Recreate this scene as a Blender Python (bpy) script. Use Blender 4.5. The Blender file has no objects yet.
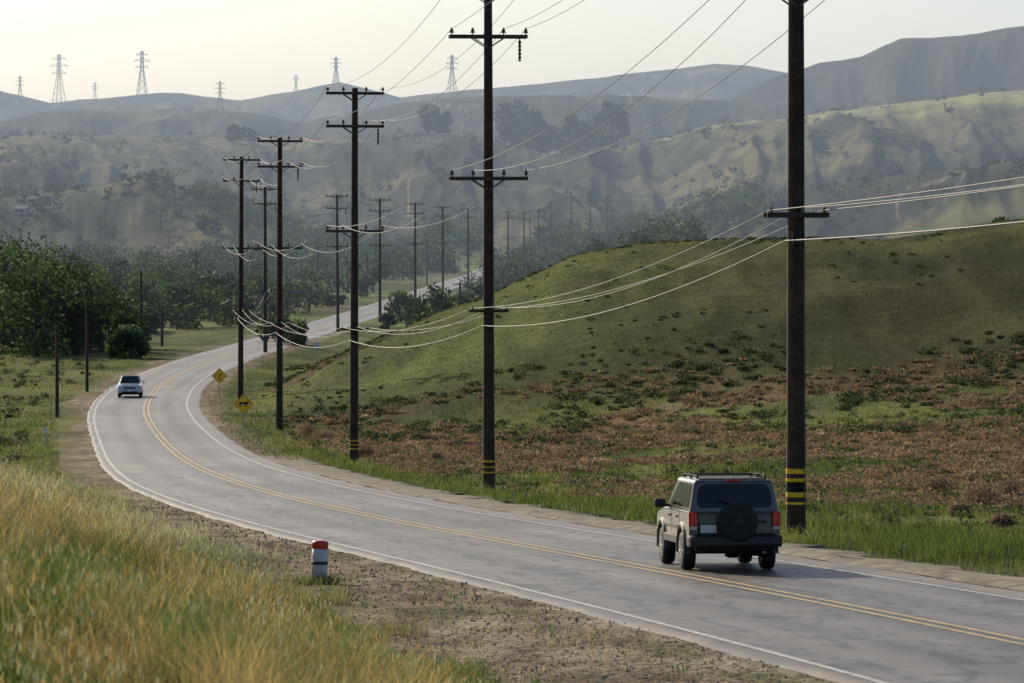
import bpy, math, numpy as np
from mathutils import Vector, Matrix
rng=np.random.default_rng(7)
scene=bpy.context.scene
ZC=12.0; F=4200.0
# ---------------------------------------------------------------- utils
def ss(a,b,x):
    t=np.clip((x-a)/(b-a),0,1); return t*t*(3-2*t)
def lerp(a,b,t): return a+(b-a)*t
def _h(ix,iy,s):
    n=(ix.astype(np.int64)*374761393+iy.astype(np.int64)*668265263+s*974711)&0x7fffffff
    n=((n^(n>>13))*1274126177)&0x7fffffff
    n=(n^(n>>16))&0xffffff
    return n/float(0xffffff)
def vn(x,y,s=0):
    x=np.asarray(x,float);y=np.asarray(y,float)
    ix=np.floor(x);iy=np.floor(y);fx=x-ix;fy=y-iy
    fx=fx*fx*fx*(fx*(fx*6-15)+10);fy=fy*fy*fy*(fy*(fy*6-15)+10)
    a=_h(ix,iy,s);b=_h(ix+1,iy,s);c=_h(ix,iy+1,s);d=_h(ix+1,iy+1,s)
    return (a+(b-a)*fx)*(1-fy)+(c+(d-c)*fx)*fy
def fbm(x,y,o=4,s=0,g=.5):
    v=0;a=1;t=0
    for i in range(o):
        v=v+a*vn(x*2**i+13.7*i,y*2**i+7.1*i,s+i);t+=a;a*=g
    return v/t
def ridged(x,y,o=4,s=0):
    v=0;a=1;t=0
    for i in range(o):
        v=v+a*(1-np.abs(2*vn(x*2**i+3.3*i,y*2**i+9.1*i,s+i)-1));t+=a;a*=.5
    return v/t
def smooth_table(X,V,grid,sig):
    v=np.interp(grid,X,V); st=grid[1]-grid[0]
    k=np.arange(-int(3*sig/st),int(3*sig/st)+1)*st
    w=np.exp(-.5*(k/sig)**2);w/=w.sum();n=len(k)//2
    vp=np.concatenate([v[0]-(v[1:n+1]-v[0])[::-1],v,v[-1]+(v[-1]-v[-n-1:-1])[::-1]])
    return np.convolve(vp,w,'valid')
# ---------------------------------------------------------------- road + base profile
GY=np.arange(-60,7200,2.0)
_bY=[-60,0,40,50,78,120,155,200,240,300,480,800,1200,1500,2000,2400,7200]
_bR=[-4.8,-4.9,-5.0,-5.2,-6.0,-7.4,-8.57,-10.1,-11.1,-11.5,-11.5,-9.8,-7.2,-3,1,2,2]
BASE=smooth_table(_bY,_bR,GY,14)
def base(Y): return np.interp(Y,GY,BASE)
_d=np.array([-40,20,36,49,58.8,76.6,95,113.6,140,171,200,222,250,283,328,371,406,500,690,900])*1.4
_c=[31,13.1,8.4,4.6,1.75,-3.3,-7.6,-11.2,-15.4,-20.1,-24.6,-27.5,-29.9,-31.3,-31.3,-29.6,-27.9,-24,-16.8,-8]
_c+= [120]; _d=np.append(_d,7200)
CX=smooth_table(_d,_c,GY,11)
DX=np.gradient(CX,GY)
def cx(Y): return np.interp(Y,GY,CX)
def dcx(Y): return np.interp(Y,GY,DX)
def sroad(x,Y):
    return (x-cx(Y))/np.sqrt(1+dcx(Y)**2)
def halfw(Y): return np.interp(Y,[60,180,400],[3.65,3.4,3.2])
def px2u(p): return (np.asarray(p,float)-512)/F
def foot(Y): return np.interp(Y,[30,50,67,95,125,200],[5.7,5.2,4.3,2.8,1.8,1.5])
crx=[-400,-25,-20,-11,-6,-1,4.6,10.3,18,33,40,49,80,150,400]
crr=[-11.5,-11.5,-11.2,-7.5,-5.3,-3.3,-.9,.4,1.0,1.0,2.1,3.1,6,9,12]
RIDGES=[ # Yf, Yc, Yb, px, py, relief m
 (1330,1620,2000,[-3000,0,60,130,200,260,330,400,560,650,720,800,900,1024,4000],
   [205,200,192,183,198,222,246,256,256,224,200,186,172,160,150],4.5),
 (1600,2400,2900,[-3000,0,100,200,300,400,450,500,560,600,650,700,760,850,950,1024,4000],
   [150,136,133,130,131,128,132,146,152,150,137,127,122,110,98,90,80],9),
 (2550,3150,3500,[-3000,0,60,130,200,250,300,350,420,480,560,620,680,740,4000],
   [130,124,112,110,104,112,122,112,104,101,99,98,101,104,110],10),
 (2700,3300,4700,[-3000,640,720,780,820,860,900,960,1024,4000],
   [240,160,108,78,66,62,45,40,31,10],14),
 (3500,4400,5700,[-3000,0,50,100,180,240,300,340,400,440,500,560,600,680,715,745,800,4000],
   [95,88,101,98,91,98,88,82,97,93,86,81,76,67,63,65,74,60],11),
]
def height(x,Y):
    s=sroad(x,Y); a=np.abs(s)
    z=base(Y)
    sl=-s-3.6-foot(Y)
    off=ss(5,9,a)
    z=z-.5*ss(5,10,s)*ss(110,160,Y)
    z=z+np.maximum(0,x-3)*.07*ss(130,270,Y)*ss(4,16,s)*(1-ss(500,700,Y))
    z=z+off*(fbm(x/5,Y/8,4,3)-.5)*.55*(1-ss(400,900,Y))
    # left roadside bank where the photographer stands
    bk=ss(-.3,7.5,sl)*(1-ss(105,150,Y))
    z=z+bk*2.0+bk*(fbm(x/3,Y/5,3,21)-.5)*.6
    # near hill right
    cr=np.interp(x,crx,crr)+ (fbm(x/9,Y/30,4,11)-.5)*1.3*ss(-15,5,x)
    yc=370+ (vn(x/30,0*x,5)-.5)*30
    st=268+ (vn(x/18,0*x,8)-.5)*26-14*ss(20,50,x)
    pf=ss(0,1,(Y-st)/(yc-st))**.9
    pb=1-ss(yc,yc+150,Y)
    p=np.where(Y<yc,pf,pb)*ss(-24,-14,x)
    z=lerp(z,np.maximum(cr,z-1),p)
    z=z+p*((ridged(x/14,Y/30,3,31)-.6)*2.6+(ridged(x/5.5+.15*Y/10,Y/40,3,35)-.6)*1.2)*ss(0,.2,p)*(1-ss(.75,1,p))
    # distant hills
    u=x/np.maximum(Y,50); zz=z
    for k,(yf,yk,yb,px,py,nz) in enumerate(RIDGES):
        us=px2u(px)
        ykk=yk+ (vn(u*14,u*0,40+k)-.5)*260*min(1,(yk-yf)/600)
        yff=yf+ (fbm(u*26,u*0,3,44+k)-.5)*380*min(1,(yk-yf)/600)
        crest=np.interp(u,us,(250-np.array(py,float))/F*yk)
        crest=crest+(fbm(u*55,Y/900,4,90+k)-.5)*(6 if k else 5)
        t=np.where(Y<ykk,np.clip((Y-yff)/(ykk-yff),0,1),1-.75*ss(ykk,yb,Y))
        w=u+.02*(fbm(u*16,Y/330,4,77+k)-.5)
        g=ridged(w*24,Y/1100+u*9,3,50+k)-.6
        g2=ridged(w*80,Y/420+u*20,4,60+k)-.6
        prof=np.where(Y<ykk,.6*t+.4*ss(0,1,t),t)
        env=np.where(Y<ykk,4*t*(1-t),0)
        zr=base(Y)+(crest-base(Y))*prof+env*(g*nz*3.6+g2*nz*1.5)
        zz=np.where(Y>yff,np.maximum(zz,zr),zz)
    return ZC+zz
def gz(x,y): return float(height(np.array([float(x)]),np.array([float(y)]))[0])
# ---------------------------------------------------------------- mesh builders
def np_mesh(name,V,Q,C=None,mat=None,smooth=False):
    me=bpy.data.meshes.new(name)
    V=np.ascontiguousarray(V,np.float32);Q=np.ascontiguousarray(Q,np.int32)
    me.vertices.add(len(V));me.vertices.foreach_set('co',V.ravel())
    k=Q.shape[1]
    me.loops.add(Q.size);me.loops.foreach_set('vertex_index',Q.ravel())
    me.polygons.add(len(Q));me.polygons.foreach_set('loop_start',np.arange(0,Q.size,k,dtype=np.int32))
    if C is not None:
        ca=me.color_attributes.new('Col','FLOAT_COLOR','POINT')
        c4=np.ones((len(V),4),np.float32);c4[:,:3]=C;ca.data.foreach_set('color',c4.ravel())
    me.update(calc_edges=True)
    me.polygons.foreach_set('use_smooth',np.full(len(Q),smooth))
    ob=bpy.data.objects.new(name,me);scene.collection.objects.link(ob)
    if mat: me.materials.append(mat)
    return ob
class Soup:
    def __init__(s): s.V=[];s.Q=[];s.C=[];s.n=0
    def add(s,V,Q,C):
        s.V.append(V);s.Q.append(Q+s.n);s.C.append(np.broadcast_to(C,V.shape));s.n+=len(V)
    def obj(s,name,mat,smooth=False): return np_mesh(name,np.concatenate(s.V),np.concatenate(s.Q),np.concatenate(s.C),mat,smooth)
def blades(S,P,h,w,col,lean=.4,tip=None):
    n=len(P);a=rng.uniform(0,2*np.pi,n);L=rng.uniform(.1,1,n)*lean*h
    b=rng.uniform(0,2*np.pi,n)
    wx=np.cos(b)*w/2;wy=np.sin(b)*w/2
    V=np.zeros((n,6,3))
    for i,(t,k) in enumerate([(0,1),(.55,.8),(1,.15)]):
        c=P+np.stack([np.cos(a)*L*t*t,np.sin(a)*L*t*t,h*t*(1-.12*t)],1)
        V[:,2*i]=c-np.stack([wx*k,wy*k,0*wx],1);V[:,2*i+1]=c+np.stack([wx*k,wy*k,0*wx],1)
    q=np.array([[0,1,3,2],[2,3,5,4]])
    Q=(q[None]+6*np.arange(n)[:,None,None]).reshape(-1,4)
    C=np.zeros((n,6,3));C[:]=col[:,None,:]
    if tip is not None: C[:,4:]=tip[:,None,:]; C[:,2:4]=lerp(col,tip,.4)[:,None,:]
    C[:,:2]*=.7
    S.add(V.reshape(-1,3),Q,C.reshape(-1,3))
    return V[:,4]
def leafcloud(S,cen,rad,size,col,var=.3,shell=.55):
    """one leaf-sized quad per row: centres cen (n,3), clump radii rad (n,3)"""
    n=len(cen)
    d=rng.normal(size=(n,3));d/=np.linalg.norm(d,axis=1)[:,None]
    r=rng.uniform(shell,1,n)[:,None]**.7
    P=cen+d*r*rad
    a=rng.normal(size=(n,3));a/=np.linalg.norm(a,axis=1)[:,None]
    b=np.cross(a,d+rng.normal(size=(n,3))*.6);b/=np.linalg.norm(b,axis=1)[:,None]+1e-6
    s=(size*rng.uniform(.5,1.3,n))[:,None]
    V=np.stack([P-a*s,P+b*s*.6,P+a*s,P-b*s*.6],1).reshape(-1,3)
    c=col*(1+var*rng.uniform(-1,1,(n,1)))
    S.add(V,np.arange(4*n).reshape(-1,4),np.repeat(c,4,0))
def tube(S,P,R,n,col):
    P=np.array(P,float);R=np.broadcast_to(np.array(R,float),(len(P),))
    T=np.gradient(P,axis=0);T/=np.linalg.norm(T,axis=1)[:,None]+1e-9
    up=np.array([0,0,1.]) if abs(T[0][2])<.9 else np.array([1.,0,0])
    A=np.cross(T,up);A/=np.linalg.norm(A,axis=1)[:,None];B=np.cross(T,A)
    th=np.arange(n)*2*np.pi/n
    V=P[:,None]+R[:,None,None]*(A[:,None]*np.cos(th)[None,:,None]+B[:,None]*np.sin(th)[None,:,None])
    m=len(P)
    i,j=np.meshgrid(np.arange(m-1),np.arange(n),indexing='ij')
    Q=np.stack([i*n+j,i*n+(j+1)%n,(i+1)*n+(j+1)%n,(i+1)*n+j],-1).reshape(-1,4)
    S.add(V.reshape(-1,3),Q,np.array(col))
def tree(S,x,y,h,wd,col,nl=1200,leaf=.35,low=.2,z=None,clumps=14,limbs=6):
    z0=gz(x,y)-.2 if z is None else z-.2
    lx=rng.normal()*.04*h
    tube(S,[(x,y,z0),(x+lx*.5,y,z0+h*.3),(x+lx,y,z0+h*.75)],[h*.032,h*.022,h*.006],5,(.05,.04,.03))
    f=rng.uniform(0,1,clumps);an=rng.uniform(0,6.28,clumps)
    zz=low+.12+(.78-low)*f;rr=wd*.5*np.sqrt(np.maximum(.05,1-(np.abs(f-.4)/.75)**2))*rng.uniform(.25,.8,clumps)
    c=np.stack([x+lx+np.cos(an)*rr,y+np.sin(an)*rr,z0+h*zz],1)
    for i in range(min(limbs,clumps)):
        tube(S,[(x+lx*.4,y,z0+h*(.25+.2*f[i])),c[i]],[h*.014,h*.004],4,(.05,.04,.03))
    r=wd*rng.uniform(.14,.26,clumps);R=np.stack([r,r,r*rng.uniform(.6,.95,clumps)],1)
    cc=np.array(col)*rng.uniform(.5,1.7,(clumps,1))
    m=max(1,nl//clumps)
    leafcloud(S,np.repeat(c,m,0),np.repeat(R,m,0),leaf,np.repeat(cc,m,0),.35,.35)
# ---------------------------------------------------------------- materials
def new_mat(name):
    m=bpy.data.materials.new(name);m.use_nodes=True
    nt=m.node_tree;nt.nodes.clear();o=nt.nodes.new('ShaderNodeOutputMaterial')
    p=nt.nodes.new('ShaderNodeBsdfPrincipled');nt.links.new(p.outputs[0],o.inputs[0])
    return m,nt,p,o
def noise_mul(nt,src,scale,lo,hi,detail=4):
    tc=nt.nodes.new('ShaderNodeNewGeometry')
    n=nt.nodes.new('ShaderNodeTexNoise');n.inputs['Scale'].default_value=scale;n.inputs['Detail'].default_value=detail
    nt.links.new(tc.outputs['Position'],n.inputs['Vector'])
    r=nt.nodes.new('ShaderNodeMapRange');r.inputs[1].default_value=.3;r.inputs[2].default_value=.7
    r.inputs[3].default_value=lo;r.inputs[4].default_value=hi
    nt.links.new(n.outputs[0],r.inputs[0])
    m=nt.nodes.new('ShaderNodeVectorMath');m.operation='SCALE'
    nt.links.new(src,m.inputs[0]);nt.links.new(r.outputs[0],m.inputs['Scale'])
    return m.outputs[0],n.outputs[0]
def col_mat(name,rough=.9,noises=(),transl=0,bump=None,spec=.2):
    m,nt,p,o=new_mat(name)
    a=nt.nodes.new('ShaderNodeAttribute');a.attribute_name='Col';s=a.outputs['Color'];last=None
    for sc,lo,hi in noises: s,last=noise_mul(nt,s,sc,lo,hi)
    nt.links.new(s,p.inputs['Base Color']);p.inputs['Roughness'].default_value=rough
    p.inputs['Specular IOR Level'].default_value=spec
    if bump and last is not None:
        b=nt.nodes.new('ShaderNodeBump');b.inputs['Strength'].default_value=bump[0];b.inputs['Distance'].default_value=bump[1]
        nt.links.new(last,b.inputs['Height']);nt.links.new(b.outputs[0],p.inputs['Normal'])
    if transl:
        t=nt.nodes.new('ShaderNodeBsdfTranslucent');nt.links.new(s,t.inputs[0])
        x=nt.nodes.new('ShaderNodeMixShader');x.inputs[0].default_value=transl
        nt.links.new(p.outputs[0],x.inputs[1]);nt.links.new(t.outputs[0],x.inputs[2]);nt.links.new(x.outputs[0],o.inputs[0])
    return m
def flat(name,col,rough=.5,metal=0,coat=0,var=.15,scale=8,spec=.5):
    m,nt,p,o=new_mat(name)
    rgb=nt.nodes.new('ShaderNodeRGB');rgb.outputs[0].default_value=(*col,1)
    s,_=noise_mul(nt,rgb.outputs[0],scale,1-var,1+var)
    nt.links.new(s,p.inputs['Base Color']);p.inputs['Roughness'].default_value=rough;p.inputs['Metallic'].default_value=metal
    p.inputs['Coat Weight'].default_value=coat;p.inputs['Specular IOR Level'].default_value=spec
    return m
M_ground=col_mat('ground_soil_grass',.95,((.012,.7,1.3),(.05,.65,1.35),(.9,.72,1.28),(7,.5,1.5)),0,(.9,.14),.05)
M_road=col_mat('asphalt',.52,((.25,.86,1.14),(2.5,.82,1.18),(40,.75,1.25)),0,(.25,.01),.45)
M_grass=col_mat('grass_blades',.7,((1.2,.8,1.2),),.5,None,.2)
M_leaf=col_mat('foliage',.75,((.5,.75,1.25),),.35,None,.2)
def worn(name,col,under,lo,hi):
    m,nt,p,o=new_mat(name)
    g=nt.nodes.new('ShaderNodeNewGeometry');n=nt.nodes.new('ShaderNodeTexNoise');n.inputs['Scale'].default_value=3.5;n.inputs['Detail'].default_value=6;n.inputs['Roughness'].default_value=.75
    nt.links.new(g.outputs['Position'],n.inputs['Vector'])
    r=nt.nodes.new('ShaderNodeMapRange');r.inputs[1].default_value=.35;r.inputs[2].default_value=.65;r.inputs[3].default_value=lo;r.inputs[4].default_value=hi;nt.links.new(n.outputs[0],r.inputs[0])
    x=nt.nodes.new('ShaderNodeMix');x.data_type='RGBA';x.inputs[6].default_value=(*under,1);x.inputs[7].default_value=(*col,1);nt.links.new(r.outputs[0],x.inputs[0])
    nt.links.new(x.outputs[2],p.inputs['Base Color']);p.inputs['Roughness'].default_value=.6;return m
M_white=worn('road_paint_white',(.55,.54,.51),(.12,.115,.11),.25,1.0)
M_yellow=worn('road_paint_yellow',(.56,.38,.14),(.12,.105,.085),.25,1.0)
M_wire=col_mat('aluminium_wire',.6,((2,.9,1.1),),0,None,.2)
M_yel=flat('yellow_reflective',(.88,.50,.02),.45,var=.05)
M_blk=flat('black_paint',(.012,.012,.012),.5)
M_steel=flat('galvanised_steel',(.35,.36,.37),.5,.5)
M_conc=flat('gravelly_asphalt',(.20,.17,.13),.95,var=.45,scale=2.2,spec=.15)
# ---------------------------------------------------------------- ground sheet
uc=np.linspace(-.15,.15,600);us=.15+np.geomspace(.002,1.2,40)
U=np.concatenate([-us[::-1],uc,us])
YY=np.concatenate([np.linspace(-40,6,12)[:-1],np.geomspace(6,6800,950)])
Ug,Yg=np.meshgrid(U,YY)
Xg=Ug*(np.maximum(Yg,0)+30)
Zg=height(Xg.ravel(),Yg.ravel()).reshape(Xg.shape)
S_=sroad(Xg,Yg)
under=1-ss(2.9,3.5,np.abs(S_))
Zt=Zg-(.08+Yg*.00006)*under
def mix(A,B,t): return A+(B-A)*t[...,None]
def brownmask(X,Y):
    n1=fbm(X/6,Y/14,4,101)
    return fbm(X/11+.2*n1,Y/14,4,104)+.11*np.exp(-((Y-244-.2*X)/27)**2)+.05*ss(10,20,X)*np.exp(-((Y-175)/20)**2)
def hillpatch(X,Y): return fbm(X/7,Y/22,5,140)
def ground_colour(X,Y,S):
    g1=np.array((.062,.090,.020));g2=np.array((.125,.135,.036));br=np.array((.175,.108,.062));dirt=np.array((.24,.188,.135))
    A=np.zeros(X.shape+(3,));A[:]=g1
    n1=fbm(X/6,Y/14,4,101);n2=fbm(X/2.2,Y/6,4,102);n3=fbm(X/16,Y/30,4,103)
    A=mix(A,g2,ss(.4,.65,n1))
    fld=ss(6,14,S)*(1-ss(400,520,Y))
    bm=fld*ss(.50,.60,brownmask(X,Y))*.9*ss(100,170,Y)
    A=mix(A,br,bm)
    A=mix(A,np.array((.17,.145,.075)),.5*ss(.58,.75,n2))
    # near hill: backlit shade put into darker green face, lit crest grass paler
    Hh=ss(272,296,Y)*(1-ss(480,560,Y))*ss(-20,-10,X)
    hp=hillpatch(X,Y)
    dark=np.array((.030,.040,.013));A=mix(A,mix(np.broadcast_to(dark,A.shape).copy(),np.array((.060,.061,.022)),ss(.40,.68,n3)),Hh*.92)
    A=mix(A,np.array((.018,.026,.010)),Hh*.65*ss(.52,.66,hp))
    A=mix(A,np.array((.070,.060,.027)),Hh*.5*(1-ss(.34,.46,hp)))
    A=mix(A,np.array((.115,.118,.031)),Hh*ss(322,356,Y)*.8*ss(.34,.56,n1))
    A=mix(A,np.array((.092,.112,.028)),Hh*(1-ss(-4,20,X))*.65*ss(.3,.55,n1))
    # dirt shoulders
    fl=foot(Y)
    dl=(1-ss(-.6,.9,(-S-3.6-fl)+2.2*(n2-.5)*2))*(S<0)
    dr=(1-ss(1.5,2.8,S-3.6+2.0*(n2-.5)))*(S>0)
    dd=np.clip(dl+dr*.85,0,1)
    A=mix(A,dirt*1.0,dd*(1-ss(350,800,Y)*.6))
    A=A*(1-.45*dd*ss(.48,.66,fbm(X*1.3,Y*.5,5,105,.65)))[...,None]
    A=mix(A,np.array((.31,.26,.20)),dd*.6*ss(.52,.68,fbm(X*.8+9,Y*.3,5,106,.65)))
    A=mix(A,np.array((.10,.11,.045)),dl*.6*ss(.56,.66,fbm(X*.9,Y*.35+4,4,107)))
    q=-S-3.6
    rut=np.exp(-((q-1.6-.5*(vn(Y/14,Y*0,7)-.5))/.16)**2)+np.exp(-((q-3.2-.5*(vn(Y/14,Y*0,7)-.5))/.16)**2)
    A=A*(1-.32*dl*rut*ss(.3,.6,n2))[...,None]
    # valley: meadows and dry flats
    v=ss(450,700,Y)
    va=mix(np.broadcast_to(np.array((.05,.072,.025)),A.shape).copy(),np.array((.14,.12,.065)),ss(.48,.62,fbm(X/40,Y/90,4,110)))
    va=mix(va,np.array((.12,.16,.042)),ss(.54,.62,fbm(X/30,Y/80,3,112)))
    A=mix(A,va,v)
    # distant hills
    u=X/np.maximum(Y,50)
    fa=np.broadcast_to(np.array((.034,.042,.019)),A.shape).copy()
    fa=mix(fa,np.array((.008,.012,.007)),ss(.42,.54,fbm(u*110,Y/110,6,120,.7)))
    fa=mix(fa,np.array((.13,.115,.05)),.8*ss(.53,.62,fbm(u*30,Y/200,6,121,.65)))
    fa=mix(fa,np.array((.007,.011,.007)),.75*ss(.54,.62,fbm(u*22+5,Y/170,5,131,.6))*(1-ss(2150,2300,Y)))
    tr=np.abs(fbm(u*22,Y/420,3,125)-.5);fa=mix(fa,np.array((.22,.19,.14)),.8*(1-ss(.001,.005,tr))*ss(1400,1600,Y))
    tr=np.abs(fbm(u*34+4,Y/250,3,128)-.5);fa=mix(fa,np.array((.008,.012,.008)),.8*(1-ss(.004,.016,tr)))
    fa=mix(fa,np.array((.27,.27,.10)),.9*ss(.018,.045,u)*ss(2230,2310,Y)*(1-ss(2600,2800,Y))*ss(.28,.42,fbm(u*30,Y/100,3,122)))
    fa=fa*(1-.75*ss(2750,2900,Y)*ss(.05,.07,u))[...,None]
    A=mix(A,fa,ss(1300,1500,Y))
    return A
C=ground_colour(Xg,Yg,S_)
nr,nc=Xg.shape
idx=np.arange(nr*nc).reshape(nr,nc)
Q=np.stack([idx[:-1,:-1],idx[:-1,1:],idx[1:,1:],idx[1:,:-1]],-1).reshape(-1,4)
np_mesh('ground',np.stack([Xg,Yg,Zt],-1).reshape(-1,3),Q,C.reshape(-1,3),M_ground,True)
# ---------------------------------------------------------------- road
ys=[8.0]
while ys[-1]<1300: ys.append(ys[-1]+max(.3,ys[-1]*.005))
ys=np.array(ys)
def strip(name,o0,o1,dz,mat,ncross=1,colfn=None,y0=0,y1=1500,wob=0,edge=0):
    yy=ys[(ys>=y0)&(ys<=y1)];t=np.linspace(0,1,ncross+1)
    c=cx(yy);d=dcx(yy);nrm=np.sqrt(1+d*d)
    a=o0(yy);b=o1(yy)
    if wob:
        a=a+wob*(fbm(yy*.4,yy*0,3,7)-.5)*2;b=b+wob*(fbm(yy*.4,yy*0+5,3,8)-.5)*2
    O=a[:,None]+(b-a)[:,None]*t
    X=c[:,None]+O/nrm[:,None];Yv=yy[:,None]-O*(d/nrm)[:,None]
    Z=ZC+base(Yv)+dz+Yv*.00004
    if edge: Z[:,0]-=edge;Z[:,-1]-=edge
    if callable(colfn): Cc=colfn(X,Yv,O)
    else: Cc=np.ones(X.shape+(3,))
    n,m=X.shape;i=np.arange(n*m).reshape(n,m)
    Q=np.stack([i[:-1,:-1],i[:-1,1:],i[1:,1:],i[1:,:-1]],-1).reshape(-1,4)
    return np_mesh(name,np.stack([X,Yv,Z],-1).reshape(-1,3),Q,Cc.reshape(-1,3),mat,True)
def roadcol(X,Y,O):
    b=np.full(X.shape,.118)
    for o in(1.0,2.6,-.9,-2.6): b=b*(1+.24*np.exp(-((O-o)/.33)**2))
    b=b*(1-.55*np.exp(-((O-.3)/.45)**2)*ss(.35,.55,fbm(X*.3,Y*.12,4,201)))
    b=b*(1-.26*np.exp(-((O-1.8)/.3)**2)-.26*np.exp(-((O+1.75)/.3)**2))
    b=b*lerp(.52,1.45,fbm(O*.9,Y*.05,5,202))
    cell=vn(np.floor(Y/17.)+.0,np.floor((O+.3)/3.5)+.0,222);b=b*np.where(cell>.68,.74,1.0)*np.where(cell<.2,1.12,1.0)
    for f1,f2,sd,wd in((.7,.18,204,.022),(.4,.5,207,.016),(1.2,.08,211,.018)):
        cr=np.abs(fbm(O*f1+sd,Y*f2,3,sd)-.5);b=b*(1-.65*(1-ss(.003,wd,cr))*(Y<170))
    ed=ss(3.74,3.95,np.abs(O));b=lerp(b,.12*lerp(.6,1.3,fbm(X*2,Y,3,203)),ed)
    c=np.stack([b*1.12,b*.985,b*.84],-1)
    return mix(c,np.array((.19,.145,.10)),ed*ss(.35,.6,fbm(X*1.2,Y*.4,3,209)))
strip('road',lambda y:-halfw(y)-.45,lambda y:halfw(y)+1.0,.03,M_road,72,roadcol,wob=.12,edge=.035)
W=.06
def wl(y): return W+y*.00003
strip('edge_line',lambda y:-halfw(y)-wl(y),lambda y:-halfw(y)+wl(y),.036,M_white)
strip('edge_line',lambda y:halfw(y)-wl(y),lambda y:halfw(y)+wl(y),.036,M_white)
strip('centre_line',lambda y:.3-.16-wl(y),lambda y:.3-.16+wl(y),.036,M_yellow)
strip('centre_line',lambda y:.3+.16-wl(y),lambda y:.3+.16+wl(y),.036,M_yellow)
def berm():
    yy=ys[(ys>40)&(ys<210)];c=cx(yy);d=dcx(yy);nrm=np.sqrt(1+d*d)
    o0=halfw(yy)+.95+ .2*(fbm(yy*.3,yy*0,3,9)-.5)
    prof=[(0,.0),(.2,.05),(.5,.06),(.8,.045),(1.3,.03),(1.9,.0),(2.1,-.12)]
    X=[];Yv=[];Z=[]
    for k,(o,h) in enumerate(prof):
        O=o0+o*(.75+.8*(fbm(yy*.5,yy*0+k,3,12)-.3));yv=yy-O*d/nrm
        X.append(c+O/nrm);Yv.append(yv);Z.append(ZC+base(yv)+.03+h*(.5+1.0*vn(yy*.8,yy*0+k,15))*(1-ss(160,205,yy))-.03*(k==len(prof)-1))
    P=np.stack([np.array(X).T,np.array(Yv).T,np.array(Z).T],-1);n,m=P.shape[:2]
    i=np.arange(n*m).reshape(n,m);Q=np.stack([i[:-1,:-1],i[:-1,1:],i[1:,1:],i[1:,:-1]],-1).reshape(-1,4)
    np_mesh('road_shoulder',P.reshape(-1,3),Q,None,M_conc,True)
berm()
# ---------------------------------------------------------------- grass
def pts(n,y0,y1,u0,u1):
    Y=np.exp(rng.uniform(math.log(y0),math.log(y1),n));u=rng.uniform(u0,u1,n)
    return u*Y,Y
xm,ym=(319-512)/F*75,75.
S=Soup()
X,Y=pts(360000,22,150,-.17,.08)
s=sroad(X,Y);sl=-s-3.6-foot(Y);n2=fbm(X/1.2,Y/2.5,3,300)
k=(sl+3.4*(n2-.5)>.1)&(rng.uniform(size=len(X))<ss(.3,.5,fbm(X/.7,Y/1.4,3,301))+.18)
k&=~((np.abs(X-xm)<.4)&(Y>70)&(Y<75.3))
X=X[k];Y=Y[k];sl=sl[k]
P=np.stack([X,Y,height(X,Y)-.03],1)
m=ss(.44,.60,fbm(X/1.5,Y/3.6,4,302));edge=1-ss(.3,2.6,sl)
gr=np.array((.088,.128,.030));ye=np.array((.34,.255,.10));pale=np.array((.38,.39,.24))
col=gr+(ye-gr)*(m*(1-.6*edge))[:,None];far=ss(55,85,Y)
col=col+(pale-col)*(.8*far*ss(.30,.5,fbm(X/2,Y/6,3,303)))[:,None]
dk=ss(.52,.66,fbm(X/2.0,Y/4.5,3,307));col=col*(1-.45*dk)[:,None]
col*=rng.uniform(.5,1.5,(len(X),1))
hh=rng.uniform(.12,.65,len(X))*(.25+1.5*fbm(X/1.0,Y/2.0,4,304))*(1-.35*edge)*(1+.25*dk)
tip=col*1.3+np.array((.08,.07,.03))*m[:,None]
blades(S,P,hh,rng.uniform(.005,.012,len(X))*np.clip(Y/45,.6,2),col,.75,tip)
# tall flowering stalks with seed heads
X,Y=pts(13000,24,130,-.17,.06);s=sroad(X,Y);sl=-s-3.6-foot(Y)
k=(sl>.9)&(fbm(X/1.6,Y/3.2,3,309)>.47);X=X[k];Y=Y[k]
P=np.stack([X,Y,height(X,Y)-.03],1);n=len(X);sc=np.clip(Y/45,.6,2)
ht=rng.uniform(.35,.85,n);st=np.tile((.20,.20,.085),(n,1))*rng.uniform(.6,1.3,(n,1))
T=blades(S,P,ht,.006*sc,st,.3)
for j in range(4):
    hc=np.where(rng.uniform(size=(n,1))<.35,np.array((.44,.29,.07)),np.array((.40,.40,.25)))*rng.uniform(.7,1.2,(n,1))
    blades(S,T-np.array((0,0,.10))+rng.normal(size=(n,3))*.012*sc[:,None],rng.uniform(.05,.12,n),.012*sc,hc,.5)
# dirt shoulder weeds
X,Y=pts(30000,40,130,-.13,.12);s=sroad(X,Y);sl=-s-3.6-foot(Y)
k=(s<-4.4)&(sl<1)&(fbm(X/.6,Y/1.2,3,310)+.09*ss(-2.5,0,sl)>.61);X=X[k];Y=Y[k]
blades(S,np.stack([X,Y,height(X,Y)-.02],1),rng.uniform(.04,.18,len(X)),np.full(len(X),.018),np.array([(.08,.12,.035),(.24,.20,.10)])[rng.integers(0,2,len(X))]*rng.uniform(.6,1.5,(len(X),1)),.9)
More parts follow.
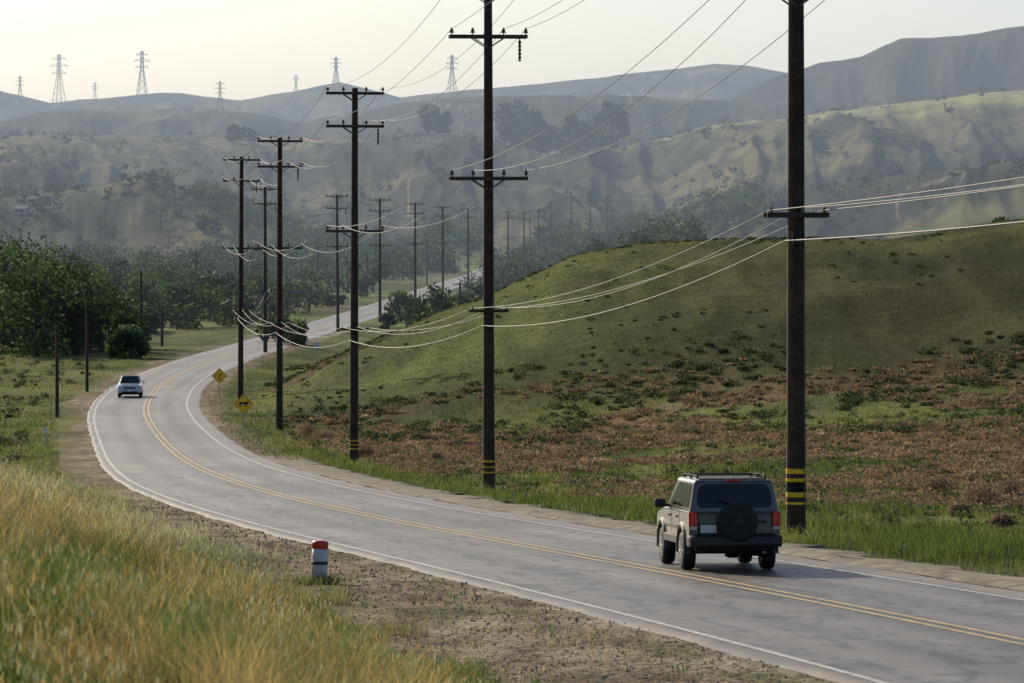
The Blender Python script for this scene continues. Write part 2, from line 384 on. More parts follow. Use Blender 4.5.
# tuft round the marker post
n=260;X=xm+rng.normal(size=n)*.22;Y=ym-rng.uniform(.05,.5,n)
blades(S,np.stack([X,Y,height(X,Y)-.02],1),rng.uniform(.08,.26,n),np.full(n,.016),np.tile((.10,.13,.04),(n,1))*rng.uniform(.6,1.6,(n,1)),.8)
S.obj('roadside_grass',M_grass)
S=Soup()
X,Y=pts(350000,75,460,-.14,.14)
s=sroad(X,Y);bw=np.where(Y<200,6.0,4.7)
nn=fbm(X/1.5,Y/3,3,320)
k=((s>bw+2.2*(nn-.5))|((s<-3.6-foot(Y)-.6)&(Y>120)))&(rng.uniform(size=len(X))<.25+ss(.35,.6,nn));X=X[k];Y=Y[k];s=s[k]
P=np.stack([X,Y,height(X,Y)-.03],1)
gc=ground_colour(X[:,None],Y[:,None],s[:,None])[:,0]
dirtm=(gc[:,0]>.185);col=gc*(1.2-.15*ss(260,290,Y))[:,None]*rng.uniform(.5,1.75,(len(X),1))
col[dirtm]=np.array((.10,.125,.04));col=np.clip(col,.004,1)
verge=np.exp(-((s-8)/3.5)**2)*(Y<230)
hh=rng.uniform(.08,.34,len(X))*(.6+.8*nn[k])*(1+verge*.5)*(1-.3*ss(270,300,Y))
col=col+(np.array((.115,.155,.034))-col)*(verge*.45*rng.uniform(0,1.6,len(X)))[:,None]
blades(S,P,hh,rng.uniform(.012,.03,len(X))*np.clip(Y/110,.8,2.6),col,.7)
S.obj('field_grass',M_grass)
# gravel scattered on the shoulders
S=Soup()
X,Y=pts(26000,38,130,-.13,.13);s=sroad(X,Y)
k=((s<-4.1)&(-s-3.6<foot(Y)+.4))|((s>5)&(s<6.6));X=X[k];Y=Y[k];n=len(X)
P=np.stack([X,Y,height(X,Y)+.005],1);r=rng.uniform(.012,.035,n)[:,None]*np.clip(Y/70,.8,1.5)[:,None]
c=np.array([(.34,.29,.23),(.14,.11,.085),(.24,.20,.16)])[rng.integers(0,3,n)]
D=np.array([(1,0,0),(0,1,0),(-1,0,0),(0,-1,0),(0,0,.8)]);V=P[:,None]+D[None]*r[:,None]*rng.uniform(.6,1.3,(n,5,1))
q=np.array([[0,1,4,4],[1,2,4,4],[2,3,4,4],[3,0,4,4]])
V6=np.concatenate([V,V[:,4:5]+np.array([[[0.002,0,0]]])],1);q=np.array([[0,1,4,5],[1,2,4,5],[2,3,4,5],[3,0,5,4]])
S.add(V6.reshape(-1,3),(q[None]+6*np.arange(n)[:,None,None]).reshape(-1,4),np.repeat(c,6,0))
S.obj('gravel',M_leaf)
# shrubs & dry brush: soft low patches
S=Soup()
def shrubs(X,Y,R,H,COL,n,leaf):
    Z=height(X,Y);N=len(X);a=rng.uniform(0,6.28,(N,4));d=rng.uniform(0,.5,(N,4))*R[:,None]
    cen=np.stack([X[:,None]+np.cos(a)*d,Y[:,None]+np.sin(a)*d,np.repeat((Z+H*.35)[:,None],4,1)],-1).reshape(-1,3)
    rad=np.stack([R*.7,R*.7,H*.58],-1);rad=np.repeat(rad,4,0);cl=np.repeat(COL,4,0)*rng.uniform(.75,1.3,(4*N,1))
    lf=np.repeat(leaf,4);m=n//4
    leafcloud(S,np.repeat(cen,m,0),np.repeat(rad,m,0),np.repeat(lf,m),np.repeat(cl,m,0),.4,.2)
X,Y=pts(11000,105,292,-.1,.135);s=sroad(X,Y);w=brownmask(X,Y)
br=(s>10)&(w>.515);X=X[br];Y=Y[br]
pal=np.array([(.26,.170,.105),(.23,.148,.092),(.28,.205,.125),(.21,.15,.088),(.11,.115,.05)])[rng.integers(0,5,len(X))]
r=rng.uniform(.35,1.0,len(X))
shrubs(X,Y,r,r*rng.uniform(.28,.5,len(X)),pal,60,.045+Y*.0002)
# low scrub, nearly the tone of the grass: a few on the face, more near the foot and along the ridge
X,Y=pts(9000,275,430,-.06,.135)
dens=.07+.45*(1-ss(283,302,Y))+.55*ss(352,366,Y)
k=(sroad(X,Y)>9)&(hillpatch(X,Y)>.50)&(rng.uniform(size=len(X))<dens);X=X[k];Y=Y[k];r=rng.uniform(.2,.6,len(X))
cl=np.array([(.038,.050,.019),(.050,.060,.024),(.066,.060,.030),(.032,.044,.015)])[rng.integers(0,4,len(X))]
shrubs(X,Y,r,r*rng.uniform(.3,.55,len(X)),cl,28,np.full(len(X),.10))
X,Y=pts(1200,235,300,-.05,.135);k=(sroad(X,Y)>12)&(fbm(X/5,Y/9,3,345)>.57);X=X[k];Y=Y[k];r=rng.uniform(.4,1.0,len(X))
shrubs(X,Y,r,r*.55,np.tile((.046,.064,.023),(len(X),1))*rng.uniform(.7,1.5,(len(X),1)),60,np.full(len(X),.1))
X,Y=pts(1500,100,270,-.08,.135);k=sroad(X,Y)>8;X=X[k];Y=Y[k];r=rng.uniform(.2,.6,len(X))
shrubs(X,Y,r,r*.6,np.tile((.095,.12,.04),(len(X),1))*rng.uniform(.6,1.2,(len(X),1)),40,.05+Y*.0002)
B=np.array([(985,122,.95,1.05),(1010,128,.7,.8),(940,150,.8,.7),(1005,105,.5,.5),(960,112,.4,.4),(420,215,.8,.9),(436,220,.6,.7),(310,262,.9,1),(325,258,.9,.8),(365,225,.8,.8)],float)
shrubs((B[:,0]-512)/F*B[:,1],B[:,1],B[:,2],B[:,3],np.tile((.25,.17,.11),(len(B),1)),1600,np.full(len(B),.045))
X,Y=pts(700,150,480,-.14,-.03);k=sroad(X,Y)<-7.5;X=X[k];Y=Y[k];r=rng.uniform(.3,.9,len(X))
shrubs(X,Y,r,r*.8,np.array([(.05,.065,.025),(.08,.085,.04),(.12,.10,.06)])[rng.integers(0,3,len(X))],60,np.full(len(X),.1))
S.obj('brush_shrubs',M_leaf)
# ---------------------------------------------------------------- trees
S=Soup()
for i in range(60):
    p=rng.uniform(-60,140);Yt=rng.uniform(440,640)
    f=np.interp(p,[-60,20,60,100,140],[14,13.5,11.5,8,4.5])*rng.uniform(.5,1.1)
    tree(S,(p-512)/F*Yt,Yt,f,f*rng.uniform(.9,1.3),np.array((.038,.058,.020))*rng.uniform(.5,2.0),1600,.30,-.05,clumps=26)
for i in range(26):
    p=rng.uniform(110,235);Yt=rng.uniform(640,860)
    f=rng.uniform(4.5,8.5)
    tree(S,(p-512)/F*Yt,Yt,f,f*rng.uniform(1.1,1.5),np.array((.038,.058,.020))*rng.uniform(.5,2.0),900,.34,-.05,clumps=20)
S.obj('oak_grove',M_leaf)
def scatter_trees(S,n,y0,y1,p0,p1,hr,wr,col,nl,leaf,clumps,thr,seed,limbs=2):
    Yt=np.exp(rng.uniform(math.log(y0),math.log(y1),n));p=rng.uniform(p0,p1,n);x=(p-512)/F*Yt
    k=(np.abs(sroad(x,Yt))>9)&(fbm(p/45.,Yt/110.,2,seed)>thr);x=x[k];Yt=Yt[k];Z=height(x,Yt)
    for a,b,c in zip(x,Yt,Z):
        f=rng.uniform(*hr)*(1+.5*(b>900));tree(S,a,b,f,f*rng.uniform(*wr),np.array(col)*rng.uniform(.5,2.0),nl,leaf,.0,z=c,clumps=clumps,limbs=limbs)
S=Soup()
scatter_trees(S,1050,560,1650,-80,640,(2.,6.5),(1.,1.8),(.032,.048,.017),210,.42,7,.40,401)
scatter_trees(S,600,1150,1750,200,760,(3.0,6.),(1.1,1.9),(.036,.054,.020),170,.6,7,.44,402)
for p,Yt,f in [(285,505,3.4),(295,500,3.0),(400,640,4.5),(410,650,4.0),(275,520,3.2),(388,600,2.4)]:
    tree(S,(p-512)/F*Yt,Yt,f,f*1.3,(.05,.075,.024),700,.32,.0)
for p,Yt,f in [(630,900,14),(643,930,17),(656,900,14),(668,940,18),(684,920,16),(700,930,12),(600,960,12),(1000,430,5),(1012,425,3.5)]:
    tree(S,(p-512)/F*Yt,Yt,f,f*1.0,(.055,.080,.030),1500,.5,-.05,clumps=22)
S.obj('valley_trees',M_leaf)
S=Soup()
for p,f in [(428,18),(437,15),(445,14),(505,25),(512,27),(519,30),(526,26),(540,23),(548,18),(562,19),(575,24),(582,20),(590,14),(604,26),(611,28),(617,21),(232,10),(240,9),(250,8)]:
    Yt=2405+rng.uniform(-30,30);tree(S,(p-512)/F*Yt,Yt,f,f*.75,(.025,.037,.018),900,1.1,.0,clumps=18)
scatter_trees(S,1500,1450,2600,-60,1080,(.9,3.0),(1.6,3.2),(.018,.026,.013),36,.7,5,.52,403,0)
S.obj('distant_trees',M_leaf)
# ---------------------------------------------------------------- generic part helpers
def link(me,name,mats,parent,loc=None,smooth=False,bevel=0,bseg=2):
    ob=bpy.data.objects.new(name,me);scene.collection.objects.link(ob)
    for m in (mats if isinstance(mats,list) else [mats]): me.materials.append(m)
    if parent: ob.parent=parent
    if smooth:
        for p in me.polygons:p.use_smooth=True
    if bevel:
        b=ob.modifiers.new('bevel','BEVEL');b.width=bevel;b.segments=bseg;b.limit_method='ANGLE';b.angle_limit=math.radians(35);b.harden_normals=False
    return ob
def pymesh(name,V,Fc,mat,parent,**k):
    me=bpy.data.meshes.new(name);me.from_pydata([tuple(v) for v in V],[],Fc);me.validate();me.update()
    return link(me,name,mat,parent,**k)
def box(name,c,s,mat,parent,bevel=.01,rot=None,taper=1):
    V=[]
    for z in(-1,1):
        for y in(-1,1):
            for x in(-1,1):
                t=taper if z>0 else 1
                V.append(Vector((x*s[0]/2*t,y*s[1]/2*t,z*s[2]/2)))
    if rot: V=[rot@v for v in V]
    V=[v+Vector(c) for v in V]
    return pymesh(name,V,[(0,2,3,1),(4,5,7,6),(0,1,5,4),(2,6,7,3),(0,4,6,2),(1,3,7,5)],mat,parent,bevel=bevel)
def revolve(name,c,prof,axis,mat,parent,n=32):
    V=[];Fc=[]
    ax={'x':(Vector((1,0,0)),Vector((0,1,0)),Vector((0,0,1))),'y':(Vector((0,1,0)),Vector((0,0,1)),Vector((1,0,0))),'z':(Vector((0,0,1)),Vector((1,0,0)),Vector((0,1,0)))}[axis]
    for r,a in prof:
        for j in range(n):
            t=2*math.pi*j/n;V.append(Vector(c)+ax[0]*a+ax[1]*(r*math.cos(t))+ax[2]*(r*math.sin(t)))
    for i in range(len(prof)-1):
        for j in range(n): Fc.append((i*n+j,i*n+(j+1)%n,(i+1)*n+(j+1)%n,(i+1)*n+j))
    Fc.append(tuple(range(n))[::-1]);Fc.append(tuple(range((len(prof)-1)*n,len(prof)*n)))
    return pymesh(name,V,Fc,mat,parent,smooth=True,bevel=0)
def prism(name,prof,x0,x1,mat,parent,bevel=.03,bseg=3):
    n=len(prof);V=[(x0,y,z) for y,z in prof]+[(x1,y,z) for y,z in prof]
    Fc=[tuple(range(n))[::-1],tuple(range(n,2*n))]+[(i,(i+1)%n,n+(i+1)%n,n+i) for i in range(n)]
    return pymesh(name,V,Fc,mat,parent,bevel=bevel,bseg=bseg)
def panel(name,cs,u0,u1,v0,v1,mat,parent,off=.006,r=.15,shear=(0,0)):
    cs=[Vector(c) for c in cs];nrm=(cs[1]-cs[0]).cross(cs[3]-cs[0]).normalized()
    def P(u,v):
        a=cs[0].lerp(cs[1],u);b=cs[3].lerp(cs[2],u);return a.lerp(b,v)+nrm*off
    pts=[]
    L=((cs[1]-cs[0]).length*(u1-u0),(cs[3]-cs[0]).length*(v1-v0));rr=min(L)*r
    ru=rr/(cs[1]-cs[0]).length;rv=rr/(cs[3]-cs[0]).length
    for (cu,cv,a0) in [(u1-ru,v0+rv,-90),(u1-ru,v1-rv,0),(u0+ru,v1-rv,90),(u0+ru,v0+rv,180)]:
        for i in range(5):
            a=math.radians(a0+i*22.5);u=cu+ru*math.cos(a);v=cv+rv*math.sin(a)
            vv=(v-v0)/(v1-v0);u+=shear[0]*vv*(1 if u<(u0+u1)/2 else 0)+shear[1]*vv*(1 if u>=(u0+u1)/2 else 0)
            pts.append(P(u,v))
    n=len(pts);V=pts+[p-nrm*(off+.01) for p in pts]
    return pymesh(name,V,[tuple(range(n))]+[(i,n+i,n+(i+1)%n,(i+1)%n) for i in range(n)],mat,parent)
def empty(name,loc,rot=(0,0,0)):
    e=bpy.data.objects.new(name,None);e.location=loc;e.rotation_euler=rot;scene.collection.objects.link(e);return e
# ---------------------------------------------------------------- vehicles
M_champ=flat('grey_green_paint',(.082,.078,.066),.3,.4,.6,var=.02)
M_clad=flat('grey_cladding',(.024,.024,.025),.6)
M_glass=flat('tinted_glass',(.004,.005,.006),.1,0,.1,var=0,spec=.3)
M_rub=flat('tyre_rubber',(.012,.012,.012),.75)
M_rim=flat('alloy_rim',(.4,.4,.4),.35,.8)
M_red=flat('tail_lamp',(.55,.012,.008),.2,0,.6,var=0)
M_amb=flat('lamp_clear',(.55,.5,.45),.15,0,.6,var=0)
M_plate=flat('plate_white',(.65,.66,.68),.5,var=.04)
M_under=flat('underbody_black',(.008,.008,.008),.9)
M_silv=flat('silver_blue_paint',(.35,.40,.45),.25,.5,.8,var=.02)
M_crome=flat('chrome',(.6,.6,.6),.12,1)
def wheel(par,x,y,R=.365,w=.24,side=1,name='wheel'):
    revolve(name+'_tyre',(x,y,R),[(R*.62,-w/2),(R*.9,-w/2),(R*.975,-w/2+.03),(R,-w/2+.06),(R,w/2-.06),(R*.975,w/2-.03),(R*.9,w/2),(R*.62,w/2)],'x',M_rub,par,36)
    revolve(name+'_rim',(x+side*(w/2-.03),y,R),[(R*.62,-.02),(R*.64,.025),(R*.56,.03),(R*.5,.0),(R*.15,.01),(R*.14,.035),(.01,.036)],'x',M_rim,par,28)
    for i in range(6):
        a=i*math.pi/3
        box(name+'_spoke',(x+side*(w/2-.005),y+math.cos(a)*R*.33,R+math.sin(a)*R*.33),(.03,R*.42,.05),M_rim,par,.008,Matrix.Rotation(a,3,'X'))
def arch(yc,R,z0,n=10):
    a0=math.asin(max(-1,min(1,(z0-.365)/R)))
    return [(yc-math.cos(a)*R,.365+math.sin(a)*R) for a in np.linspace(a0,math.pi-a0,n)]
def flare(par,yc,R,x,side,mat):
    V=[];Fc=[];n=14
    for i in range(n+1):
        a=math.radians(-5+190*i/n)
        for r,dx in((R-.015,-.10),(R-.015,.035),(R+.03,.045),(R+.085,.02),(R+.09,-.10)):
            V.append((x+side*dx,yc-math.cos(a)*r,.365+math.sin(a)*r))
    for i in range(n):
        for j in range(4): Fc.append((i*5+j,i*5+j+1,(i+1)*5+j+1,(i+1)*5+j))
    return pymesh('wheel_arch_flare',V,Fc,mat,par,smooth=True)
def suv(loc,rot):
    p=empty('suv_car',loc,rot)
    rw,fw=.95,3.6;A=.46
    prof=[(.02,.50)]+arch(rw,A,.50)+arch(fw,A,.50)+[(4.3,.50),(4.36,.62),(4.36,.88),(4.28,1.02),(3.35,1.13),(3.05,1.15),(.04,1.15),(-.01,1.05),(-.01,.6)]
    prism('body_shell',prof,-.86,.86,M_champ,p,.06,4)
    b=[(-.85,.01,1.12),(.85,.01,1.12),(.85,3.12,1.13),(-.85,3.12,1.13)]
    t=[(-.745,.12,1.71),(.745,.12,1.71),(.735,2.30,1.725),(-.735,2.30,1.725)]
    pymesh('cabin',b+t,[(4,5,6,7),(0,1,5,4),(1,2,6,5),(2,3,7,6),(3,0,4,7)],M_champ,p,bevel=.07,bseg=5)
    box('roof_skin',(0,1.22,1.722),(1.28,2.0,.03),M_champ,p,.014)
    rear=[b[0],b[1],t[1],t[0]]
    panel('rear_window',rear,.065,.935,.12,.87,M_glass,p,.008,.30)
    L=[b[3],b[0],t[0],t[3]];R=[b[1],b[2],t[2],t[1]]
    for nm,u0,u1,sh in(('quarter_window',.035,.27,(.02,0)),('rear_door_window',.30,.54,(0,0)),('front_door_window',.57,.90,(0,-.12))):
        panel(nm,R,u0,u1,.12,.86,M_glass,p,.006,.15,sh)
        panel(nm,L,1-u1,1-u0,.12,.86,M_glass,p,.006,.15,(-sh[1],-sh[0]))
    panel('windscreen',[b[2],b[3],t[3],t[2]],.06,.94,.08,.93,M_glass,p,.006,.12)
    box('rear_bumper',(0,-.05,.57),(1.74,.26,.20),M_clad,p,.05)
    box('rear_bumper_step',(0,-.10,.685),(1.50,.16,.05),M_under,p,.015)
    box('rear_bumper_end',(-.80,.06,.57),(.16,.40,.22),M_clad,p,.04);box('rear_bumper_end',(.80,.06,.57),(.16,.40,.22),M_clad,p,.04)
    box('rear_valance',(0,.06,.44),(1.5,.2,.10),M_under,p,.02)
    box('front_bumper',(0,4.38,.58),(1.74,.24,.24),M_clad,p,.05)
    box('underbody',(0,2.15,.42),(1.25,3.9,.18),M_under,p,.03)
    box('rear_axle',(0,rw,.36),(1.3,.12,.12),M_under,p,.03);box('differential',(.1,rw,.35),(.3,.28,.26),M_under,p,.08)
    box('muffler',(.45,.35,.36),(.45,.3,.16),M_under,p,.06)
    revolve('tail_pipe',(.55,.02,.36),[(.03,-.08),(.03,.2)],'y',M_rim,p,12)
    for sd in(-1,1):
        flare(p,rw,A,sd*.86,sd,M_clad);flare(p,fw,A,sd*.86,sd,M_clad)
        box('sill_cladding',(sd*.872,2.27,.56),(.05,1.72,.15),M_clad,p,.015)
        box('door_rub_strip',(sd*.868,2.27,.80),(.03,1.8,.07),M_clad,p,.01)
        box('tail_lamp',(sd*.775,-.01,.985),(.135,.06,.27),M_red,p,.02)
        box('tail_lamp_side',(sd*.853,.05,.985),(.03,.12,.27),M_red,p,.01)
        box('reverse_lamp',(sd*.775,-.013,.815),(.13,.05,.065),M_amb,p,.015)
        box('mirror_arm',(sd*.90,2.78,1.17),(.12,.05,.06),M_clad,p,.01)
        box('door_mirror',(sd*1.02,2.78,1.21),(.22,.10,.17),M_clad,p,.035)
        box('door_handle',(sd*.87,1.62,.99),(.03,.16,.035),M_clad,p,.008);box('door_handle',(sd*.87,2.55,.99),(.03,.16,.035),M_clad,p,.008)
        for yy,zz in((1.30,.0),(2.28,0)): box('door_gap',(sd*.8615,yy,.90),(.004,.012,.40),M_under,p,0)
        box('roof_rail',(sd*.64,1.25,1.785),(.035,1.75,.03),M_under,p,.01)
        for yy in(.42,1.25,2.08): box('rail_foot',(sd*.64,yy,1.755),(.045,.12,.05),M_under,p,.01)
        wheel(p,sd*.76,rw,side=sd,name='rear_wheel');wheel(p,sd*.76,fw,side=sd,name='front_wheel')
        box('mud_flap',(sd*.76,rw-.42,.42),(.24,.015,.2),M_under,p,.005)
        box('tailgate_gap',(sd*.69,-.012,.86),(.012,.006,.50),M_under,p,0)
        box('head_lamp',(sd*.66,4.36,.86),(.24,.05,.18),M_amb,p,.04)
    box('tailgate_gap_lower',(0,-.012,.71),(1.38,.006,.012),M_under,p,0)
    box('grille',(0,4.37,.86),(.9,.04,.2),M_under,p,.02)
    for yy in(.8,1.75): box('roof_crossbar',(0,yy,1.79),(1.26,.05,.02),M_under,p,.008)
    revolve('spare_wheel_cover',(.04,-.15,.93),[(.31,.14),(.355,.11),(.372,.06),(.372,-.03),(.355,-.07),(.31,-.09),(.2,-.098),(.05,-.10)],'y',M_rub,p,44)
    revolve('spare_cover_badge',(.04,-.25,.93),[(.075,.004),(.072,-.004)],'y',M_clad,p,24)
    box('spare_bracket',(.04,-.03,.93),(.3,.1,.3),M_under,p,.02)
    box('licence_plate_recess',(-.50,-.018,.80),(.36,.02,.19),M_clad,p,.01);box('licence_plate',(-.50,-.034,.80),(.30,.01,.15),M_plate,p,.004)
    box('plate_text',(-.50,-.0405,.80),(.22,.003,.06),M_silv,p,0)
    box('tailgate_handle',(.52,-.03,.93),(.14,.03,.05),M_clad,p,.01)
    box('high_brake_lamp',(0,.10,1.70),(.30,.05,.03),M_red,p,.008)
    box('wiper_arm',(-.12,.005,1.27),(.42,.02,.018),M_under,p,.004,Matrix.Rotation(.22,3,'Y'))
    revolve('wiper_pivot',(.10,-.01,1.19),[(.03,.04),(.025,-.02)],'y',M_under,p,12)
    return p
def sedan(loc,rot):
    p=empty('oncoming_car',loc,rot)
    rw,fw=.95,3.65
    def ar(yc): return [(y,z-.04) for y,z in arch(yc,.40,.40)]
    prof=[(.04,.30)]+ar(rw)+ar(fw)+[(4.5,.30),(4.6,.42),(4.58,.68),(4.35,.84),(3.3,.98),(3.2,1.0),(.7,1.04),(.1,.98),(0,.8),(0,.45)]
    prism('body_shell',prof,-.87,.87,M_silv,p,.07,4)
    b=[(-.80,.55,.99),(.80,.55,.99),(.80,3.35,.95),(-.80,3.35,.95)];t=[(-.62,1.1,1.46),(.62,1.1,1.46),(.62,2.55,1.47),(-.62,2.55,1.47)]
    pymesh('cabin',b+t,[(4,5,6,7),(0,1,5,4),(1,2,6,5),(2,3,7,6),(3,0,4,7)],M_silv,p,bevel=.05,bseg=4)
    panel('rear_window',[b[0],b[1],t[1],t[0]],.08,.92,.1,.9,M_glass,p)
    panel('windscreen',[b[2],b[3],t[3],t[2]],.05,.95,.06,.93,M_glass,p,.006,.12)
    for q in([b[1],b[2],t[2],t[1]],[b[3],b[0],t[0],t[3]]):
        panel('side_window',q,.08,.48,.1,.86,M_glass,p);panel('side_window',q,.52,.92,.1,.86,M_glass,p)
    box('front_bumper',(0,4.58,.45),(1.68,.14,.22),M_silv,p,.05);box('lower_intake',(0,4.66,.38),(1.1,.02,.1),M_under,p,.005)
    box('grille',(0,4.60,.66),(.8,.05,.13),M_under,p,.02);box('grille_bar',(0,4.63,.66),(.8,.02,.02),M_crome,p,.004)
    box('front_plate',(0,4.665,.50),(.3,.012,.14),M_plate,p,.003)
    box('underbody',(0,2.3,.27),(1.4,4.2,.12),M_under,p,.02)
    for sd in(-1,1):
        box('head_lamp',(sd*.66,4.52,.70),(.34,.12,.15),M_amb,p,.04)
        box('tail_lamp',(sd*.68,.0,.80),(.3,.05,.16),M_red,p,.02)
        box('door_mirror',(sd*.97,2.95,1.04),(.18,.08,.13),M_silv,p,.03)
        wheel(p,sd*.77,rw,R=.33,w=.21,side=sd);wheel(p,sd*.77,fw,R=.33,w=.21,side=sd)
    return p
Ys=78.4
xs=(735-512)/F*Ys
grade=math.atan(float((base(Ys+2)-base(Ys))/2))
suv((xs,Ys,ZC+float(base(Ys))+.035),(grade,0,math.radians(6)))
Yc=328.;xc=float(cx(Yc))-1.4
hd=math.atan(float(dcx(Yc)))
sc_=sedan((xc,Yc+2.3,ZC+float(base(Yc))+.05),(0,0,math.pi-hd));sc_.scale=(1.06,1.06,1.12)
# ---------------------------------------------------------------- utility poles
def box_np(S,c,s,col,rot=None):
    V=np.array([[x,y,z] for z in(-.5,.5) for y in(-.5,.5) for x in(-.5,.5)])*np.array(s)
    if rot is not None: V=V@np.array(rot).T
    S.add(V+np.array(c),np.array([(0,2,3,1),(4,5,7,6),(0,1,5,4),(2,6,7,3),(0,4,6,2),(1,3,7,5)]),np.array(col))
M_pole=col_mat('pole_timber',.8,((3,.7,1.3),(14,.7,1.3)),0,(.4,.02),.25)
WD=(.050,.032,.023)
ARMS=[(18.65,1.45,'pin'),(17.0,1.45,'pin'),(11.75,1.45,'pin')]
ATT=[(-1.38,18.95),(1.38,18.95),(-1.38,17.3),(.55,17.3),(1.38,17.3),(-1.38,12.05),(-.6,12.05),(1.38,12.05),(-.62,6.95),(.1,7.0),(.62,6.95),(-.25,6.3)]
def make_pole(tags):
    S=Soup()
    tube(S,[(0,0,-.6),(0,0,4),(0,0,10),(0,0,18.9),(0,0,18.93)],[.235,.21,.185,.15,.01],14,WD)
    for z,hwid,_ in ARMS:
        box_np(S,(0,-.21,z),(2*hwid,.10,.13),(.06,.045,.035));box_np(S,(0,.21,z),(2*hwid,.10,.13),(.06,.045,.035))
        for sx in(-1,1):
            for yy in(-.27,.27):
                box_np(S,(sx*.33,yy,z-.22),(.66,.02,.04),(.12,.12,.12),np.array(Matrix.Rotation(-sx*math.radians(33),3,'Y')))
            box_np(S,(sx*1.2,0,z),(.06,.4,.06),(.05,.04,.03))
        for ox in(-1.38,-.6,.55,1.38):
            tube(S,[(ox,-.2,z+.06),(ox,-.2,z+.12),(ox,-.2,z+.13),(ox,-.2,z+.18),(ox,-.2,z+.19),(ox,-.2,z+.24),(ox,-.2,z+.25),(ox,-.2,z+.32)],[.02,.02,.09,.08,.05,.075,.045,.03],8,(.10,.08,.08))
    for ox in(1.15,):
        tube(S,[(ox,-.2,16.93)]+[(ox,-.2,16.85-.07*i) for i in range(12)],[.02]+[.07 if i%2 else .03 for i in range(12)],8,(.10,.08,.08))
    box_np(S,(0,-.23,6.85),(1.45,.09,.11),(.055,.04,.03));box_np(S,(0,.23,6.85),(1.45,.09,.11),(.055,.04,.03))
    for ox in(-.62,.1,.62): tube(S,[(ox,-.23,6.9),(ox,-.23,7.02)],[.05,.03],6,(.1,.1,.1))
    tube(S,[(.16,-.16,0),(.15,-.14,9),(.11,-.10,18)],[.02,.02,.02],4,(.10,.09,.08))
    tube(S,[(-.05,-.26,6.2),(-.05,-.26,6.5)],[.12,.12],8,(.03,.03,.03))
    if tags==2: T=((1.30,.11),(1.13,.07),(.80,.10),(.64,.05))
    elif tags==1: T=((1.25,.07),(1.05,.05),(.85,.05))
    else: T=()
    for z,h in T: tube(S,[(0,0,z),(0,0,z+h)],[.236,.235],14,(.74,.46,.03))
    if tags==2: tube(S,[(0,0,.92),(0,0,1.10)],[.2345,.2345],14,(.012,.012,.012))
    return S.obj('utility_pole',M_pole)
near=[(13.9,36,1.06),(6.56,97,1.075),(-.85,155.5,1),(-7.9,210,1),(-15,271,1),(-21.2,328,1)]
far=[(-27.6,470,.98),(-23.5,567,.98),(-19.7,627,.98),(-16.4,712,.98),(-13,792,.98),(-9.2,882,.98),(-1.0,1050,.98),(3.2,1140,.98),(7.8,1245,1),(12.5,1350,1),(20,1420,1),(27,1460,1),(34,1500,1)]
allp=near+far
pms={};att=[]
for i,(x,y,sc) in enumerate(allp):
    a=allp[max(0,i-1)];b=allp[min(len(allp)-1,i+1)]
    ang=math.atan2(-(b[0]-a[0]),b[1]-a[1])
    if i in(5,): ang=math.atan2(7,59)
    if i>14: ang=.0
    zg=gz(x,y)
    tg=2 if i<2 else (1 if i<4 else 0)
    if tg not in pms: ob=make_pole(tg);pms[tg]=ob.data
    else: ob=bpy.data.objects.new('utility_pole',pms[tg]);scene.collection.objects.link(ob)
    tilt=(rng.normal()*.004,rng.normal()*.005) if i>3 else (0,(0,.0,-.002,.0025)[i])
    ob.location=(x,y,zg);ob.rotation_euler=(tilt[0],tilt[1],ang);ob.scale=(1 if i<8 else 1.1,)*2+(sc,)
    att.append([(x+math.cos(ang)*o,y+math.sin(ang)*o,zg+h*sc) for o,h in ATT])
S=Soup()
for si,(A,B) in enumerate(zip(att[:-1],att[1:])):
    d=math.dist(A[0],B[0])
    for k,(p,q) in enumerate(zip(A,B)):
        t=np.linspace(0,1,17)[:,None];P=np.array(p)*(1-t)+np.array(q)*t
        sag=(.017 if k<8 else (.010 if si else .004))*min(d,75)*(1+.25*math.sin(k*2.3));P[:,2]-=(sag*4*t*(1-t))[:,0]
        r=(.012 if k<8 else .012) if k<11 else .018
        c=(.16,.16,.155) if k<8 else ((.15,.15,.145) if k<11 else (.12,.115,.11))
        tube(S,P,r*(1+max(0,min(p[1],600)-200)/700.),4,c)
S.obj('power_lines',M_wire)
def small_pole(x,y,h,arm=0,w=.13):
    S=Soup();tube(S,[(0,0,-.3),(0,0,h*.5),(0,0,h),(0,0,h+.02)],[w,w*.88,w*.72,.01],8,(.055,.042,.033))
    if arm: box_np(S,(0,-.12,h-.35),(arm,.09,.11),(.05,.04,.03));[tube(S,[(o*arm*.45,-.12,h-.3),(o*arm*.45,-.12,h-.1)],[.06,.04],6,(.1,.1,.1)) for o in(-1,-.4,.4,1)]
    else: tube(S,[(0,-.05,h-.5),(.0,-.2,h-.45)],[.03,.03],4,(.1,.1,.1))
    o=S.obj('wooden_pole',M_pole);o.location=(x,y,gz(x,y));return o
for p,Yb,h,arm in [(57,285,6.2,0),(87,341,7.4,0),(141,447,9.4,0),(162,500,4.9,0),(196,760,9.5,1.8),(318,900,10,1.8),(460,600,6.8,2.0),(376,1100,14,2),(427,1000,11,2),(445,1300,13,2),(367,860,9,1.6),(530,1400,15,2.6),(590,1480,15,2.6),(612,1500,14,2.6)]:
    small_pole((p-512)/F*Yb,Yb,h,arm,.14 if Yb<500 else .2)
